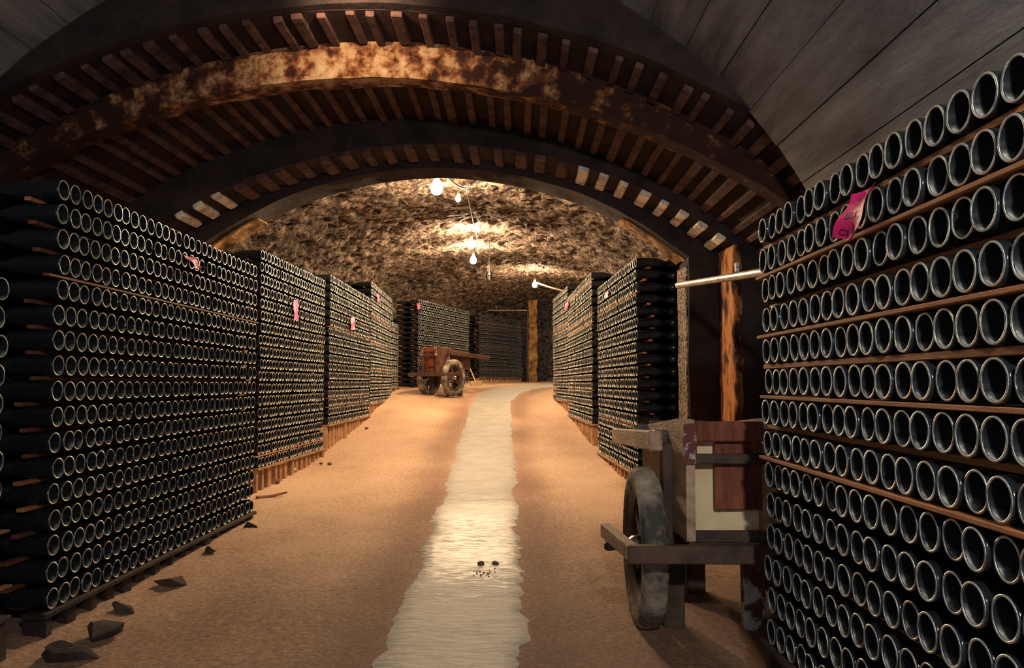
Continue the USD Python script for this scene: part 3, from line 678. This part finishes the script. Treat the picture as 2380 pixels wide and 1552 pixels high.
# ------------------------------------------------------------------ pink tags hung on the stacks
def patch(corners, curl, n=(10, 14), thick=.0012):
    """bent sheet through four corners a b (top), c d (bottom: right, left)"""
    A, B, C, D = map(np.asarray, corners)
    nrm = np.cross(B - A, D - A); nrm /= np.linalg.norm(nrm)
    def at(u, v):
        p = (A * (1 - u) + B * u) * (1 - v) + (D * (1 - u) + C * u) * v
        return p + nrm * (curl * math.sin(math.pi * u) * (.4 + .6 * v) + .006 * math.sin(7 * v + 3 * u))
    vs, fs = [], []
    for side in (0, 1):
        for i in range(n[0] + 1):
            for k in range(n[1] + 1):
                vs.append(at(i / n[0], k / n[1]) + nrm * thick * side)
    W = n[1] + 1; N = (n[0] + 1) * W
    for i in range(n[0]):
        for k in range(n[1]):
            q = i * W + k
            fs += [[q, q + W, q + W + 1], [q, q + W + 1, q + 1], [N + q, N + q + W + 1, N + q + W], [N + q, N + q + 1, N + q + W + 1]]
    rim = [i * W for i in range(n[0] + 1)] + [n[0] * W + k for k in range(1, W)] + [i * W + n[1] for i in range(n[0] - 1, -1, -1)] + [k for k in range(n[1] - 1, 0, -1)]
    for x, y in zip(rim, rim[1:] + rim[:1]): fs += [[x, y, N + y], [x, N + y, N + x]]
    m = trimesh.Trimesh(np.array(vs), fs, process=False); m.fix_normals()
    return m, at, nrm
s = STK["R1"]
cor = [s.face(1978, 452, .022), s.face(2034, 421, .012), s.face(1974, 558, .050), s.face(1930, 551, .040)]
t = thing("paper_tag", label="large pink paper tag with handwritten letters, near right stack", cat="tag", group="pink tags on the bottle stacks")
m, at, nrm = patch(cor, .02)
if np.dot(nrm, [1, 0, 0]) > 0: off = -.0012
else: off = .0022
sheet = obj("tag_sheet", m, "pink_paper", t, smooth=60)
for word, u0, v0, hu, hv in (("ST.", .22, .58, .50, .13), ("CLN", .16, .93, .52, .13), ("3", .30, .30, .16, .15)):
    tm = meshkit.text_mesh(word, 1.0, .02)
    x0, x1 = tm.vertices[:, 0].min(), tm.vertices[:, 0].max()
    v = tm.vertices.copy()
    P = np.array([at(u0 + hu * (q[0] - x0) / (x1 - x0), v0 - hv * q[1]) + nrm * (off + math.copysign(.0006, off) * q[2] * 50) for q in v])
    obj("lettering", trimesh.Trimesh(P, tm.faces, process=False), "ink", sheet)
TAGS = [("L1", (428, 592), (450, 596), (471, 622), (455, 620), "crumpled pale pink tag near the top of the near left stack"),
        ("L2", (683, 697), (692, 697), (694, 744), (684, 743), "long pink tag hanging on the second left stack"),
        ("L3", (816, 737), (824, 737), (826, 766), (815, 766), "pink tag hanging on the third left stack"),
        ("L4", (875, 683), (880, 683), (884, 698), (877, 698), "small pink tag high on the fourth left stack"),
        ("BA", (969, 704), (976, 706), (976, 719), (970, 718), "pale pink tag on the corner of the stack behind the cart"),
        ("R2", (1406, 682), (1413, 672), (1413, 684), (1405, 692), "pink tag high on the second right stack"),
        ("R3", (1313, 706), (1322, 697), (1320, 712), (1312, 720), "pink tag high on the third right stack")]
for key, A, B, C, D, lab in TAGS:
    s = STK[key]
    lf = .014 if key != "L1" else .02
    m, _, _ = patch([s.face(*A, lf), s.face(*B, lf), s.face(*C, lf + .03), s.face(*D, lf + .03)], .012, (4, 8))
    obj("paper_tag", m, "pink_paper", smooth=60, label=lab, cat="tag", group="pink tags on the bottle stacks")

# ------------------------------------------------------------------ small things on the floor
def on_floor(px, py):
    d = ray(px, py); t = 1.0
    for _ in range(60):
        p = EYE + d * t; g = p[2] - float(floor_z(p[0], p[1])) - .008
        t += g / max(-d[2], .02) * .7
    return EYE + d * t
for k, (px, py, r, lab) in enumerate([(1118, 1312, .017, "small brown clod on the wet strip, the left one of two"), (1151, 1311, .016, "small brown clod on the wet strip, the right one of two"),
        (746, 1078, .016, "small dark stone on the sand by the second left stack"), (766, 1079, .020, "larger dark stone on the sand by the second left stack"),
        (641, 1122, .032, "dark stone under the front of the second left stack"), (852, 997, .022, "dark stone on the sand by the third left stack")]):
    p = on_floor(px, py)
    m = trimesh.creation.icosphere(2, r); m.vertices *= [1.2, 1, .75]; m = rough(m, r * .35, 1.2 / r, k); m.apply_translation(p + [0, 0, r * .45])
    obj("stone", m, "stone", smooth=40, label=lab, cat="stone")
cr = []
for k in range(26):
    p = on_floor(1135 + nrg.normal(0, 22), 1332 + nrg.normal(0, 7)); r = nrg.uniform(.002, .005)
    q = trimesh.creation.icosphere(1, r); q.apply_translation(p + [0, 0, r * .6]); cr.append(q)
obj("crumbs", trimesh.util.concatenate(cr), "stone", kind="stuff", cat="crumbs", label="scattered earth crumbs on the wet strip below the clods")
p0, p1 = on_floor(596, 1160), on_floor(667, 1152)
pm = (p0 + p1) / 2
obj("stick", rough(tube([p0 + [0, 0, .012], pm * .5 + p0 * .5 + [0, 0, .010], pm + [0, 0, .012], p1 + [0, 0, .03]], [.016, .015, .013, .008], 8), .002, 12), "deck_wood", smooth=50, label="thin brown stick lying at the far foot of the near left stack", cat="stick")
p = on_floor(674, 1096)
m = trimesh.creation.icosphere(2, .045); m.vertices *= [1.3, 1, .6]; m = rough(m, .018, 18, 4); m.apply_translation(p + [0, 0, .02])
obj("crumpled_paper", m, "white_paper", label="crumpled white paper on the sand under the second left stack", cat="paper")
# rubble at the foot of the near left stack and stack end
for k, (y, dx, r) in enumerate([(2.86, .17, .07), (2.98, .02, .060), (3.17, .10, .075), (3.32, -.02, .05), (3.46, .07, .07), (3.78, .0, .045), (4.25, .03, .05), (4.9, -.01, .035), (5.62, .02, .04)]):
    x = -1.80 + dx
    m = trimesh.convex.convex_hull(nrg.normal(0, 1, (16, 3)) * [r * .75, r * .6, r * .45]); m = rough(m.subdivide(), r * .12, 1.5 / r, k); m.apply_translation((x, y, fz(x, y) + r * .3))
    obj("rubble_stone", m, "rubble", smooth=30, label=f"rough dark stone at the foot of the left stacks, {ORD[k]} from the camera", cat="stone", group="stones along the foot of the left stacks")
# broom against the far stack
pa, pb = on_floor(1108, 893), at_depth(1083, 834, 17.5)
pa = at_depth(1108, 893, 17.2)
t = thing("broom", label="broom with a pale handle leaning behind the far handcart", cat="broom")
obj("broom_handle", tube([pa, (pa + pb) / 2, pb], .016, 8), "straw", t, smooth=50)
obj("broom_head", rough(beam(pa + [-.13, -.02, .02], pa + [.10, .02, .02], .05, .10).subdivide(), .006, 10), "straw", t)
# cable clipped along the crown of the tunnel
pts = [c + [.09, 0, .12] for c in lamps[:4]]
full = []
for q in range(len(pts) - 1):
    for w in np.linspace(0, 1, 10, endpoint=False): full.append(pts[q] * (1 - w) + pts[q + 1] * w - [0, 0, .03 * math.sin(math.pi * w)])
full.append(pts[-1])
obj("lamp_cable", tube(full, .009, 6), "cable_black", smooth=True, label="dark electric cable slung from bulb to bulb down the tunnel", cat="cable")
c = lamps[4]
e1 = at_depth(1318, 678, 16.6)
obj("far_conduit", tube([c + [.05, 0, .05], (c + e1) / 2 + [0, 0, .02], e1], .022, 8), "pipe_metal", smooth=True, label="pale pipe running from the bulb at the bend over the right stacks", cat="pipe")

# ochre pillar and thin gate frame at the bend
q0, q1 = at_depth(1231, 884, 23.6), at_depth(1246, 716, 23.6)
pl = densify(box(q0[0] - .05, q1[0] + .03, 23.5, 23.75, fz(q0[0], 23.6) - .1, q1[2] + .25, .02), .10)
obj("trim_5", rough(pl, .09, 3.0, 3), "ochre_rock", kind="structure", smooth=40, label="ochre earthen pillar at the bend of the tunnel")
g0, g1 = at_depth(1226, 884, 23.2), at_depth(1226, 721, 23.2)
gt = thing("gate_frame", label="thin dark metal gate frame standing at the bend beside the ochre pillar", cat="frame")
obj("upright", tube([(g0[0], 23.2, fz(g0[0], 23.2) - .02), (g0[0], 23.2, g1[2])], .022, 8), "cable_black", gt)
g2 = at_depth(1130, 721, 23.6)
obj("top_rail", tube([g1, g2], .02, 8), "pipe_metal", gt)
